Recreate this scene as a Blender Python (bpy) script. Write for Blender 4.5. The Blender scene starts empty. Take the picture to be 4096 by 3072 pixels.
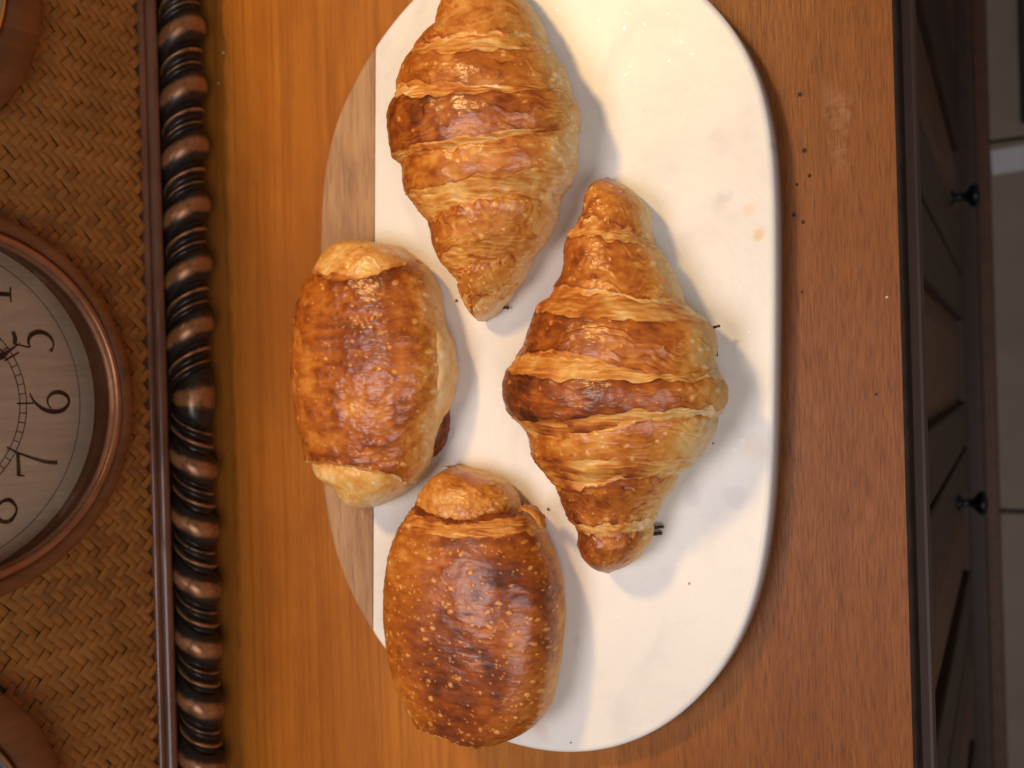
import bpy, bmesh, math, random
import numpy as np
from mathutils import Vector, Matrix

# ------------------------------------------------------------------ camera
FPX, NADX, NADY = 3700.0, 4037.0, 1480.0          # focal length in photo pixels, image of the straight-down direction
TILT = math.atan((NADX - 2048) / FPX)
ROLL = math.atan((1536 - NADY) / (NADX - 2048))
CAM = np.array([0.0, 0.0, 0.374])
_d = np.array([-math.sin(TILT), 0, -math.cos(TILT)])
_r0 = np.array([math.cos(TILT), 0, -math.sin(TILT)])
_y = np.array([0, 1.0, 0])
_r = _r0 * math.cos(ROLL) - _y * math.sin(ROLL)
_u = _y * math.cos(ROLL) + _r0 * math.sin(ROLL)

scene = bpy.context.scene
C = scene.collection
cam_data = bpy.data.cameras.new('camera')
cam_data.sensor_width = 36.0
cam_data.lens = FPX / 4096 * 36.0
cam_data.clip_start = 0.01
cam_data.clip_end = 50
cam_data.dof.use_dof = True
cam_data.dof.focus_distance = 0.365
cam_data.dof.aperture_fstop = 10.0
cam = bpy.data.objects.new('camera', cam_data)
C.objects.link(cam)
cam.matrix_world = Matrix(((_r[0], _u[0], -_d[0], CAM[0]), (_r[1], _u[1], -_d[1], CAM[1]),
                           (_r[2], _u[2], -_d[2], CAM[2]), (0, 0, 0, 1)))
scene.camera = cam

# ------------------------------------------------------------------ light: dim cool room, one warm lamp over the back of the sideboard
world = bpy.data.worlds.new('World')
scene.world = world
world.use_nodes = True
bg = world.node_tree.nodes['Background']
bg.inputs[0].default_value = (1.0, 0.93, 0.92, 1)
bg.inputs[1].default_value = 0.12

def lamp(name, kind, loc, target, energy, color, size):
    l = bpy.data.lights.new(name, kind)
    l.energy = energy; l.color = color
    if kind == 'AREA':
        l.shape = 'DISK'; l.size = size
    else:
        l.shadow_soft_size = size
    o = bpy.data.objects.new(name, l); C.objects.link(o)
    o.location = loc
    o.rotation_euler = (Vector(target) - Vector(loc)).to_track_quat('-Z', 'Y').to_euler()
    return o
lamp('warm_lamp', 'POINT', (-0.43, 0.47, 0.78), (-0.2, 0, 0), 18.0, (1.0, 0.62, 0.24), 0.06)
lamp('room_lamp', 'AREA', (-0.62, -0.20, 1.65), (-0.15, 0, 0), 12.0, (1.0, 0.90, 0.88), 0.75)
lamp('ceiling_lamp', 'AREA', (0.80, -0.60, 1.45), (-0.2, 0, 0), 12.0, (1.0, 0.94, 0.96), 1.0)

vs = scene.view_settings
vs.view_transform = 'Standard'; vs.look = 'None'; vs.exposure = 0.06; vs.gamma = 1.0
scene.render.engine = 'CYCLES'
scene.cycles.max_bounces = 8

# ------------------------------------------------------------------ helpers
def ray(p):
    p = np.atleast_2d(np.asarray(p, float))
    return _d + ((p[:, 0] - 2048) / FPX)[:, None] * _r - ((p[:, 1] - 1536) / FPX)[:, None] * _u
def on_z(p, z):                                    # photo pixels -> points on the level z
    q = ray(p); t = (np.asarray(z) - CAM[2]) / q[:, 2]
    return CAM + q * t[:, None]
def on_x(p, x):                                    # photo pixels -> points on an upright plane
    q = ray(p); t = x / q[:, 0]
    return CAM + q * t[:, None]

def _hash(ix, iy, iz, seed):
    with np.errstate(over='ignore'):
        h = (ix.astype(np.uint32) * np.uint32(374761393) + iy.astype(np.uint32) * np.uint32(668265263)
             + iz.astype(np.uint32) * np.uint32(2147483647) + np.uint32((seed * 974711) & 0xffffffff))
        h = (h ^ (h >> np.uint32(13))) * np.uint32(1274126177)
        h = h ^ (h >> np.uint32(16))
    return h.astype(np.float64) / 4294967295.0
def vnoise(p, seed=0):                             # value noise, -1..1
    p = p + 1000.0
    i = np.floor(p).astype(np.int64); f = p - i
    f = f * f * f * (f * (f * 6 - 15) + 10)
    out = 0
    for dx in (0, 1):
        for dy in (0, 1):
            for dz in (0, 1):
                w = (f[..., 0] if dx else 1 - f[..., 0]) * (f[..., 1] if dy else 1 - f[..., 1]) * (f[..., 2] if dz else 1 - f[..., 2])
                out = out + w * _hash(i[..., 0] + dx, i[..., 1] + dy, i[..., 2] + dz, seed)
    return out * 2 - 1
def fbm(p, octv=4, seed=0):
    a, s, o = 1.0, 0.0, 0
    for k in range(octv):
        o = o + a * vnoise(p * 2 ** k, seed + k * 17); s += a; a *= 0.5
    return o / s * 1.5
def sstep(a, b, x):
    t = np.clip((x - a) / (b - a), 0, 1); return t * t * (3 - 2 * t)

def mesh_obj(name, verts, faces, mat, parent=None, smooth=True, attrs=None):
    me = bpy.data.meshes.new(name)
    verts = np.asarray(verts, np.float32)
    if isinstance(faces, np.ndarray):
        n = len(faces); k = faces.shape[1]
        me.vertices.add(len(verts)); me.vertices.foreach_set('co', verts.ravel())
        me.loops.add(n * k); me.loops.foreach_set('vertex_index', faces.astype(np.int32).ravel())
        me.polygons.add(n); me.polygons.foreach_set('loop_start', np.arange(0, n * k, k, dtype=np.int32))
        me.update(calc_edges=True)
    else:
        me.from_pydata([tuple(map(float, v)) for v in verts], [], faces); me.update()
    me.polygons.foreach_set('use_smooth', np.full(len(me.polygons), smooth))
    for k, v in (attrs or {}).items():
        if v.ndim == 2:
            a = me.attributes.new(k, 'FLOAT_COLOR', 'POINT')
            a.data.foreach_set('color', np.c_[v, np.ones(len(v))].astype(np.float32).ravel())
        else:
            a = me.attributes.new(k, 'FLOAT', 'POINT'); a.data.foreach_set('value', v.astype(np.float32))
    me.materials.append(mat)
    o = bpy.data.objects.new(name, me); C.objects.link(o)
    if parent: o.parent = parent
    return o
def link_copy(o, parent=None):
    c = o.copy(); C.objects.link(c); c.parent = parent if parent else o.parent
    return c
def empty(name, loc, label, cat, group=None):
    o = bpy.data.objects.new(name, None); C.objects.link(o); o.location = loc
    o.empty_display_size = 0.02
    tag(o, label, cat, group); return o
def tag(o, label, cat, group=None):
    o['label'] = label; o['category'] = cat
    if group: o['group'] = group
    return o
def grid_faces(nu, nv, closed_v=False):
    i = np.arange(nu - 1)[:, None]; m = nv if closed_v else nv - 1; j = np.arange(m)[None]
    j2 = (j + 1) % nv
    return np.stack([i * nv + j, i * nv + j2, (i + 1) * nv + j2, (i + 1) * nv + j], -1).reshape(-1, 4)
def box(name, x0, x1, y0, y1, z0, z1, mat, parent=None, bevel=0.0, seg=2):
    bm = bmesh.new()
    bmesh.ops.create_cube(bm, size=1)
    for v in bm.verts:
        v.co = Vector((x0 + (v.co.x + .5) * (x1 - x0), y0 + (v.co.y + .5) * (y1 - y0), z0 + (v.co.z + .5) * (z1 - z0)))
    if bevel: bmesh.ops.bevel(bm, geom=bm.edges[:], offset=bevel, segments=seg, affect='EDGES', profile=.5)
    me = bpy.data.meshes.new(name); bm.to_mesh(me); bm.free(); me.materials.append(mat)
    me.polygons.foreach_set('use_smooth', np.full(len(me.polygons), False))
    o = bpy.data.objects.new(name, me); C.objects.link(o)
    if parent: o.parent = parent
    return o
def lathe(name, prof, mat, parent=None, n=128, axis='x', closed=False):
    # prof: (radius, height along axis); axis x of the panel frame (outwards)
    a = np.linspace(0, 2 * np.pi, n, endpoint=False)
    pr = np.array(prof)
    V = np.stack([np.repeat(pr[:, 1][:, None], n, 1), pr[:, 0][:, None] * np.cos(a), pr[:, 0][:, None] * np.sin(a)], -1).reshape(-1, 3)
    return mesh_obj(name, V, grid_faces(len(pr), n, True)[:, ::-1], mat, parent)

# ------------------------------------------------------------------ materials
class N:
    def __init__(s, name):
        s.m = bpy.data.materials.new(name); s.m.use_nodes = True
        s.t = s.m.node_tree; s.b = s.t.nodes['Principled BSDF']; s.out = s.t.nodes['Material Output']
    def new(s, kind, **kw):
        n = s.t.nodes.new(kind)
        for k, v in kw.items():
            if hasattr(n, k) and not k.startswith('i_'): setattr(n, k, v)
        return n
    def link(s, a, b): s.t.links.new(a, b)
    def coords(s, scale=(1, 1, 1), rot=(0, 0, 0), kind='Object', loc=(0, 0, 0)):
        tc = s.new('ShaderNodeTexCoord'); mp = s.new('ShaderNodeMapping')
        mp.inputs['Scale'].default_value = scale; mp.inputs['Rotation'].default_value = rot; mp.inputs['Location'].default_value = loc
        s.link(tc.outputs[kind], mp.inputs[0]); return mp.outputs[0]
    def noise(s, vec, scale, detail=4, rough=.55, dist=0):
        n = s.new('ShaderNodeTexNoise'); n.inputs['Scale'].default_value = scale; n.inputs['Detail'].default_value = detail
        n.inputs['Roughness'].default_value = rough; n.inputs['Distortion'].default_value = dist
        s.link(vec, n.inputs['Vector']); return n.outputs[0]
    def ramp(s, fac, stops):
        r = s.new('ShaderNodeValToRGB'); e = r.color_ramp.elements
        while len(e) < len(stops): e.new(.5)
        for x, (p, c) in zip(e, stops):
            x.position = p; x.color = (*c, 1) if len(c) == 3 else c
        s.link(fac, r.inputs[0]); return r.outputs[0]
    def mix(s, fac, a, b, mode='MIX'):
        n = s.new('ShaderNodeMix'); n.data_type = 'RGBA'; n.blend_type = mode
        for sock, v in ((n.inputs[0], fac), (n.inputs[6], a), (n.inputs[7], b)):
            if hasattr(v, 'links'): s.link(v, sock)
            elif isinstance(v, (int, float)): sock.default_value = v
            else: sock.default_value = (*v, 1)
        return n.outputs[2]
    def math(s, op, a, b=0.0, clamp=False):
        n = s.new('ShaderNodeMath'); n.operation = op; n.use_clamp = clamp
        for i, v in enumerate((a, b)):
            if hasattr(v, 'links'): s.link(v, n.inputs[i])
            else: n.inputs[i].default_value = v
        return n.outputs[0]
    def bump(s, h, strength=.3, dist=.001):
        n = s.new('ShaderNodeBump'); n.inputs['Strength'].default_value = strength; n.inputs['Distance'].default_value = dist
        s.link(h, n.inputs['Height']); s.link(n.outputs[0], s.b.inputs['Normal']); return n
    def set(s, **kw):
        for k, v in kw.items():
            k = k.replace('_', ' ')
            i = s.b.inputs[k]
            if hasattr(v, 'links'): s.link(v, i)
            elif isinstance(v, tuple): i.default_value = (*v, 1) if len(v) == 3 and k not in ('Subsurface Radius',) else v
            else: i.default_value = v
        return s

def g3(v): return (v, v, v)

def mat_counter():
    n = N('stained_wood_top')
    v = n.coords((1, 1, 1))
    fine = n.noise(n.coords((1500, 85, 60)), 1.0, 5, .66, .15)         # pores: long along y
    mid = n.noise(n.coords((90, 9, 9)), 1.0, 4, .55, .6)
    big = n.noise(n.coords((7, 5, 5)), 1.0, 4, .6, .4)
    blot = n.noise(v, 30, 5, .65, .2)
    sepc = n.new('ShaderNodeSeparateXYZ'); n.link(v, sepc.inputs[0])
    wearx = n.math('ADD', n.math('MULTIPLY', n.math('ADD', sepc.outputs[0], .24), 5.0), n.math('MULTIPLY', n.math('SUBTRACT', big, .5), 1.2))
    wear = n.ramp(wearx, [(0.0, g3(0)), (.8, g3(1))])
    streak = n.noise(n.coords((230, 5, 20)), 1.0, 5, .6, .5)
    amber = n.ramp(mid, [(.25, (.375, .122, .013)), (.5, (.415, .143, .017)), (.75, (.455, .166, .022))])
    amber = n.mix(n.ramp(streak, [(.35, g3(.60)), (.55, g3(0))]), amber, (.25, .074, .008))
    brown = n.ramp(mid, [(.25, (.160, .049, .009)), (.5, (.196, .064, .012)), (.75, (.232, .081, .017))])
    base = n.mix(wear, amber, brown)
    base = n.mix(n.ramp(big, [(.42, g3(.0)), (.68, g3(.55))]), base, (.20, .062, .012))
    pores = n.ramp(fine, [(.34, g3(.75)), (.54, g3(0))])
    pf = n.math('MULTIPLY', pores, n.math('ADD', n.math('MULTIPLY', wear, .65), .30))
    base = n.mix(pf, base, (.085, .028, .011))
    light = n.math('MULTIPLY', n.ramp(fine, [(.56, g3(0)), (.72, g3(.22))]), wear)
    base = n.mix(light, base, (.36, .145, .038))
    base = n.mix(n.ramp(blot, [(.60, g3(0)), (.78, g3(.30))]), base, (.17, .053, .018))
    # worn pale scuffs near the front edge
    sc = n.noise(n.coords((45, 45, 20), (0, 0, .75)), 1.0, 5, .7)
    sep = n.new('ShaderNodeSeparateXYZ'); n.link(v, sep.inputs[0])
    dx = n.math('SUBTRACT', sep.outputs[0], -.052); dy = n.math('SUBTRACT', sep.outputs[1], .096)
    rr = n.math('ADD', n.math('MULTIPLY', dx, n.math('MULTIPLY', dx, 5200)), n.math('MULTIPLY', dy, n.math('MULTIPLY', dy, 1700)))
    zone = n.math('SUBTRACT', 1.0, rr, True)
    scf = n.math('MULTIPLY', n.ramp(sc, [(.52, g3(0)), (.66, g3(.28))]), zone)
    base = n.mix(scf, base, (.55, .33, .20))
    rough = n.ramp(fine, [(.3, g3(.50)), (.7, g3(.34))])
    n.set(Base_Color=base, Roughness=rough)
    n.b.inputs['Specular IOR Level'].default_value = .22
    n.bump(n.math('ADD', fine, n.math('MULTIPLY', mid, .5)), .22, .0004)
    return n.m

def mat_marble():
    n = N('white_marble')
    v = n.coords()
    a = n.noise(v, 14, 6, .6, 1.2); b = n.noise(v, 38, 5, .6, .6)
    base = n.ramp(a, [(.25, (.60, .585, .575)), (.45, (.735, .715, .67)), (.7, (.775, .755, .70))])
    base = n.mix(n.ramp(b, [(.62, g3(0)), (.82, g3(.22))]), base, (.60, .57, .58))
    # veins
    w = n.noise(n.coords((1, 1, 1), (0, 0, .5)), 9, 6, .62, 2.2)
    vein = n.ramp(n.math('ABSOLUTE', n.math('SUBTRACT', w, .5)), [(0, g3(.16)), (.018, g3(0))])
    base = n.mix(vein, base, (.60, .57, .585))
    sep = n.new('ShaderNodeSeparateXYZ'); n.link(v, sep.inputs[0])
    nz = n.noise(v, 130, 4, .6)
    for (x, y, r, col, f) in STAINS:
        dx = n.math('SUBTRACT', sep.outputs[0], x); dy = n.math('SUBTRACT', sep.outputs[1], y)
        d = n.math('SQRT', n.math('ADD', n.math('MULTIPLY', dx, dx), n.math('MULTIPLY', dy, dy)))
        d = n.math('ADD', n.math('DIVIDE', d, r), n.math('MULTIPLY', n.math('SUBTRACT', nz, .5), 2.2))
        base = n.mix(n.ramp(d, [(.35, g3(f)), (1.0, g3(0))]), base, col)
    # tiny crystal glints: flat grains of differing gloss
    vo = n.new('ShaderNodeTexVoronoi'); vo.inputs['Scale'].default_value = 900; n.link(v, vo.inputs['Vector'])
    grain = n.ramp(vo.outputs['Color'], [(.90, g3(.36)), (.97, g3(.12))])
    n.set(Base_Color=base, Roughness=grain)
    n.b.inputs['Specular IOR Level'].default_value = .45
    n.bump(n.math('ADD', n.noise(v, 420, 3, .5), n.math('MULTIPLY', vo.outputs['Distance'], .5)), .10, .0003)
    return n.m

def mat_strip():
    n = N('pale_acacia_wood')
    v = n.coords((1, 1, 1))
    g = n.noise(n.coords((260, 16, 30), (0, 0, -.05)), 1.0, 6, .62, .8)
    k = n.noise(n.coords((40, 9, 12)), 1.0, 5, .6, 1.5)
    p = n.noise(n.coords((700, 45, 60), (0, 0, .1)), 1.0, 4, .6)
    base = n.ramp(k, [(.30, (.13, .060, .026)), (.44, (.29, .150, .066)), (.60, (.38, .215, .10)), (.8, (.44, .26, .13))])
    base = n.mix(n.ramp(g, [(.34, g3(.5)), (.52, g3(0))]), base, (.24, .125, .07))
    base = n.mix(n.ramp(p, [(.36, g3(.55)), (.46, g3(0))]), base, (.17, .09, .05))
    n.set(Base_Color=base, Roughness=.5); n.bump(g, .2, .0004)
    return n.m

def mat_pastry():
    n = N('baked_laminated_dough')
    at = n.new('ShaderNodeAttribute'); at.attribute_name = 'crust'
    gl = n.new('ShaderNodeAttribute'); gl.attribute_name = 'gloss'
    v = n.coords()
    f1 = n.noise(v, 260, 6, .65, .3); f2 = n.noise(v, 950, 4, .6)
    col = n.mix(1.0, at.outputs['Color'], n.ramp(f1, [(.28, g3(.91)), (.5, g3(1.0)), (.75, (1.05, 1.07, 1.10))]), 'MULTIPLY')
    col = n.mix(1.0, col, n.ramp(f2, [(.30, g3(.95)), (.6, g3(1.02))]), 'MULTIPLY')
    rg = n.math('SUBTRACT', .66, n.math('MULTIPLY', gl.outputs['Fac'], .34))
    rg = n.math('ADD', rg, n.math('MULTIPLY', n.math('SUBTRACT', f1, .5), .25))
    n.set(Base_Color=col, Roughness=rg)
    n.b.inputs['Subsurface Radius'].default_value = (1.0, .45, .2)
    n.b.inputs['Subsurface Scale'].default_value = .0025
    n.b.inputs['Specular IOR Level'].default_value = .28
    n.link(n.math('MULTIPLY', gl.outputs['Fac'], .38), n.b.inputs['Coat Weight'])
    n.b.inputs['Coat Roughness'].default_value = .17
    h = n.math('ADD', n.math('MULTIPLY', f1, 1.0), n.math('MULTIPLY', f2, .45))
    b = n.bump(h, .26, .0006)
    n.link(b.outputs[0], n.b.inputs['Coat Normal'])
    return n.m

def mat_simple(name, col, rough=.5, metal=0.0, var=.25, scale=60, bump=.1, bdist=.0004, spec=.5, stretch=(1, 1, 1)):
    n = N(name)
    f = n.noise(n.coords(stretch), scale, 5, .6, .2)
    c = n.ramp(f, [(.25, tuple(x * (1 - var) for x in col)), (.75, tuple(min(1, x * (1 + var)) for x in col))])
    n.set(Base_Color=c, Roughness=rough, Metallic=metal)
    n.b.inputs['Specular IOR Level'].default_value = spec
    if bump: n.bump(f, bump, bdist)
    return n.m

def mat_rope():
    n = N('antiqued_bronze_paint')
    at = n.new('ShaderNodeAttribute'); at.attribute_name = 'wear'
    f = n.noise(n.coords(kind='Generated', scale=(3, 3, 3)), 4, 5, .65, .4)
    f2 = n.noise(n.coords(), 150, 5, .65, .4)
    w = n.math('ADD', at.outputs['Fac'], n.math('MULTIPLY', n.math('SUBTRACT', f2, .5), .8))
    c = n.ramp(w, [(.25, (.028, .020, .016)), (.45, (.075, .042, .025)), (.68, (.30, .125, .045)), (.95, (.44, .24, .10))])
    n.set(Base_Color=c, Roughness=n.ramp(f2, [(.3, g3(.22)), (.7, g3(.42))]), Metallic=.35)
    n.bump(f2, .12, .0005)
    return n.m

def mat_dial(name, col):
    n = N(name)
    g = n.noise(n.coords((20, 330, 22), (.25, 0, 0)), 1.0, 5, .6, .7)
    k = n.noise(n.coords(), 28, 4, .6, .5)
    a = tuple(x * .84 for x in col); b = tuple(min(1, x * 1.15) for x in col)
    c = n.ramp(g, [(.28, a), (.5, col), (.75, b)])
    c = n.mix(n.ramp(k, [(.3, g3(.25)), (.6, g3(0))]), c, tuple(x * .7 for x in col))
    n.set(Base_Color=c, Roughness=.55)
    return n.m

def mat_pane():
    n = N('clock_glass')
    tr = n.new('ShaderNodeBsdfTransparent'); gl = n.new('ShaderNodeBsdfGlossy'); gl.inputs['Roughness'].default_value = .03
    fr = n.new('ShaderNodeFresnel'); fr.inputs[0].default_value = 1.45
    mx = n.new('ShaderNodeMixShader')
    n.link(fr.outputs[0], mx.inputs[0]); n.link(tr.outputs[0], mx.inputs[1]); n.link(gl.outputs[0], mx.inputs[2])
    n.link(mx.outputs[0], n.out.inputs[0])
    return n.m

# ------------------------------------------------------------------ the floor and the sideboard
T_BOARD = 0.014
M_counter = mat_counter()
M_cab = mat_simple('dark_cabinet_wood', (.034, .013, .006), .55, var=.45, scale=14, stretch=(6, 6, 1), bump=.1)
M_cab2 = mat_simple('reddish_cabinet_wood', (.085, .029, .009), .5, var=.4, scale=14, stretch=(6, 6, 1), bump=.1)
M_edge = mat_simple('worn_black_edge', (.014, .007, .004), .7, var=.7, scale=90, bump=.3, bdist=.0008, spec=.2)
M_lip = mat_simple('brown_edge_moulding', (.065, .032, .019), .55, var=.25, scale=50, stretch=(2, .4, 2), bump=.1)
M_iron = mat_simple('black_iron', (.012, .012, .014), .30, metal=.6, var=.3, scale=120)
M_tile = mat_simple('grey_beige_tile', (.22, .17, .12), .6, var=.16, scale=12, bump=.08, bdist=.002)
M_grout = mat_simple('dark_grout', (.045, .038, .034), .9, var=.3, scale=80)
M_pale = mat_simple('pale_strip_white', (.50, .48, .50), .7, var=.06, scale=40)
M_hole = mat_simple('dark_hole', (.012, .008, .006), .6, var=.3, scale=400, bump=0)
M_dark = mat_simple('dark_slab_brown', (.030, .024, .022), .9, var=.3, scale=200, bump=.4)

FZ = -0.86
fl = box('floor', -1.2, 1.4, -1.6, 1.6, FZ - .05, FZ - .004, M_grout); fl['kind'] = 'structure'
ty = [0.2722 - 0.4355 * k for k in range(-3, 4)]
first = None
for i, y in enumerate(ty):
    for j in range(-1, 3):
        x0 = -.0125 + j * .436 - .3
        if first is None:
            first = box('tile', 0, .431, 0, .431, 0, .008, M_tile, fl, .002); o = first
        else:
            o = link_copy(first, fl)
        o.location = (x0, y, FZ - .006)
pp = box('pale_strip', .000, .075, .2300, .2590, FZ + .003, FZ + .0036, M_pale)  # thin pale strip laid flat on the tiles, nature unknown
pp.rotation_euler.z = 0.05
tag(pp, 'small white strip lying on the tiles beside the sideboard', 'paper')
rg = box('dark_slab', .0205, .45, .285, .95, FZ + .0025, FZ + .009, M_dark, None, .002)  # thin dark slab laid flat on the tiles, nature unknown
tag(rg, 'dark flat slab on the tiles at the far top right corner', 'mat')

XE = -0.0336
sb = empty('sideboard', (-.2, 0, FZ), 'brown stained wooden sideboard carrying the marble board and the woven clock panel', 'sideboard')
off = Vector((.2, 0, -FZ))
def part(o, parent=sb):
    if parent is sb: o.location = off
    return o
# top: a dense-ish slab with soft edges
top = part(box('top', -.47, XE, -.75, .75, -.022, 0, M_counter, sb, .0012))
rng = np.random.default_rng(3)
# black worn edge band along the front arris
ny = 600; ys = np.linspace(-.75, .75, ny)
prof = [(-.0016, .0002), (-.0009, .0003), (0.0003, -.0004), (.0007, -.002), (.0007, -.0115), (-.001, -.0125)]
V = []
for y in ys:
    n1 = vnoise(np.array([[y * 160, 0, 0]]), 5)[0]; n2 = vnoise(np.array([[y * 45, 3, 0]]), 6)[0]
    for i, (a, b) in enumerate(prof):
        k = 0
        V.append((XE + a + k, y, b))
part(mesh_obj('edge_band', V, grid_faces(ny, len(prof)), M_edge, sb))
part(box('edge_moulding', XE - .03, XE + .0042, -.75, .75, -.034, -.0226, M_lip, sb, .0015))
XD = -.040
part(box('carcass', -.46, XD - .022, -.75, .75, FZ + .12, -.0345, M_cab, sb))
# doors with frames and recessed panels; gaps at y = .098 and -.077
gaps = [-.60, -.425, -.251, -.0770, .0985, .273, .447, .62]
for a, b in zip(gaps[:-1], gaps[1:]):
    y0, y1 = a + .0025, b - .0025; z0, z1 = FZ + .135, -.050
    w = .042
    d = box('door', XD - .020, XD - .008, y0 + w, y1 - w, z0 + w, z1 - w, M_cab2, sb); part(d)
    for (q0, q1, r0, r1) in ((y0, y0 + w, z0, z1), (y1 - w, y1, z0, z1), (y0 + w, y1 - w, z0, z0 + w), (y0 + w, y1 - w, z1 - w, z1)):
        box('frame_rail', XD - .020, XD, q0, q1, r0, r1, M_cab, d, .002)
    bm = bmesh.new()
    bmesh.ops.create_cube(bm, size=1)
    cy, cz = (y0 + y1) / 2, (z0 + z1) / 2; hy, hz = (y1 - y0) / 2 - w - .003, (z1 - z0) / 2 - w - .003
    for v in bm.verts:
        s = .72 if v.co.x > 0 else 1.0
        ky = hy - (.018 if v.co.x > 0 else 0); kz = hz - (.018 if v.co.x > 0 else 0)
        v.co = Vector((XD - .0085 + (.006 if v.co.x > 0 else 0), cy + (1 if v.co.y > 0 else -1) * ky, cz + (1 if v.co.z > 0 else -1) * kz))
    me = bpy.data.meshes.new('raised_panel'); bm.to_mesh(me); bm.free(); me.materials.append(M_cab2)
    o = bpy.data.objects.new('raised_panel', me); C.objects.link(o); o.parent = d
# knobs
kp = [(0, .0), (.009, 0), (.0095, .002), (.0055, .004), (.0042, .010), (.0050, .014), (.0105, .018), (.0135, .021), (.0140, .024), (.011, .027), (.0045, .0282), (0, .0285)]
k0 = lathe('knob', kp, M_iron, sb, 32)
k0.scale = (.8, .72, .72)
k0.location = off + Vector((XD, .1480, -.50))
k1 = link_copy(k0, sb); k1.location = off + Vector((XD, -.1080, -.47))
# base plinth with stepped moulding
part(box('base_moulding', -.46, -.0130, -.75, .75, FZ + .001, FZ + .10, M_cab2, sb, .004))
part(box('base_cap', -.46, -.0250, -.75, .75, FZ + .1005, FZ + .118, M_cab, sb, .006))
# small holes in the top
hole_px = [(3200, 378), (3218, 602), (3239, 703), (3188, 738), (3176, 860), (3212, 888), (3208, 1168), (3505, 1577)]
hw = on_z(hole_px, 0.0)
for i, p in enumerate(hw):
    r = [.00055, .0006, .0005, .0004, .00055, .0005, .0003, .0003][i]
    a = np.linspace(0, 2 * np.pi, 12, endpoint=False)
    V = []
    for rr, zz in ((1.35, .00022), (1.0, .00040), (.8, .00025), (.35, .0001)):
        for t in a: V.append((rr * r * math.cos(t) * 1.0, rr * r * math.sin(t) * 1.2, zz))
    o = mesh_obj('nail_hole', V, np.vstack([grid_faces(4, 12, True)]), M_hole, sb)
    bmx = bmesh.new(); bmx.from_mesh(o.data); bmx.verts.ensure_lookup_table(); bmx.faces.new(bmx.verts[36:48]); bmx.to_mesh(o.data); bmx.free()
    o.location = off + Vector((p[0], p[1], 0))

# ------------------------------------------------------------------ marble and wood serving board
Lp = [(1511,145),(1502,166),(1433,274),(1394,338),(1354,422),(1312,530),(1291,609),(1282,693),(1279,844),(1277,1100),(1277,1500),(1278,1800),(1282,1950),(1298,2093),(1334,2241),(1410,2426),(1491,2551),(1574,2668)]
Rp = [(1720,2820),(1870,2925),(2008,2985),(2153,3021),(2292,3034),(2438,3023),(2565,2985),(2691,2925),(2818,2823),(2913,2725),(2989,2605),(3039,2485),(3071,2384),(3093,2250),(3113,2100),(3124,1945),(3131,1600),(3135,1200),(3136,800),(3132,603),(3120,463),(3100,347),(3071,260),(3023,159),(2975,87),(2903,5)]
Rp = [(x - 33 * min(1, max(0, (x - 2200) / 700)), y) for x, y in Rp]
PL = on_z(Lp, T_BOARD)[:, :2]; PR = on_z(Rp, T_BOARD)[:, :2]
def stad(th):                                      # far end, outside the photo: plain stadium end
    x = .1109 * math.cos(th); y = .07 + .1107 * math.sin(th); r = -.0277
    return (-.1898 + x * math.cos(r) - y * math.sin(r), .0172 + x * math.sin(r) + y * math.cos(r))
arc = np.array([stad(t) for t in np.radians([62, 75, 90, 105, 118])])
loop = np.vstack([PL, PR, arc])
def smooth_loop(P, n=360, it=4):
    d = np.r_[0, np.cumsum(np.linalg.norm(np.diff(np.vstack([P, P[:1]]), axis=0), axis=1))]
    t = np.linspace(0, d[-1], n, endpoint=False); Q = np.vstack([P, P[:1]])
    R = np.c_[np.interp(t, d, Q[:, 0]), np.interp(t, d, Q[:, 1])]
    for _ in range(it):
        R = sum(np.roll(R, k, 0) for k in range(-6, 7)) / 13
    return R
loop = smooth_loop(loop)
BC = loop.mean(0)
STAINS = []
for (px, py, r, col, f) in [(2990, 835, .0035, (.75, .48, .22), .35), (3035, 935, .0028, (.72, .42, .14), .6), (3030, 1790, .006, (.70, .50, .36), .35),
                            (2880, 800, .006, (.52, .49, .50), .5), (2770, 1990, .005, (.50, .48, .50), .45), (2870, 545, .004, (.55, .53, .52), .35),
                            (2600, 1960, .004, (.6, .45, .35), .15), (2160, 2920, .006, (.62, .42, .36), .35), (2940, 1980, .006, (.5, .48, .52), .35),
                            (3090, 580, .0025, (.45, .44, .45), .5), (2310, 2560, .004, (.58, .52, .52), .3)]:
    w = on_z([(px, py)], T_BOARD)[0]
    STAINS.append((w[0] - BC[0], w[1] - BC[1], r, col, f))
M_marble, M_strip = mat_marble(), mat_strip()
board = empty('serving_board', (BC[0], BC[1], .0005), 'oblong white marble serving board with a pale wooden end strip, under the pastries', 'serving board')
j0, j1 = on_z([(1503, 170), (1491, 2556)], T_BOARD)[:, :2]
jd = (j1 - j0) / np.linalg.norm(j1 - j0); jn = np.array([-jd[1], jd[0]])
if jn[0] < 0: jn = -jn                             # towards the marble
def cut_loop(keep):                                # clip the outline at the joint
    out = []
    s = ((loop - j0) @ jn) * keep - .00012
    n = len(loop)
    for i in range(n):
        a, b = s[i], s[(i + 1) % n]
        if a >= 0: out.append(loop[i])
        if (a >= 0) != (b >= 0): out.append(loop[i] + (loop[(i + 1) % n] - loop[i]) * a / (a - b))
    return np.array(out)
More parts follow.
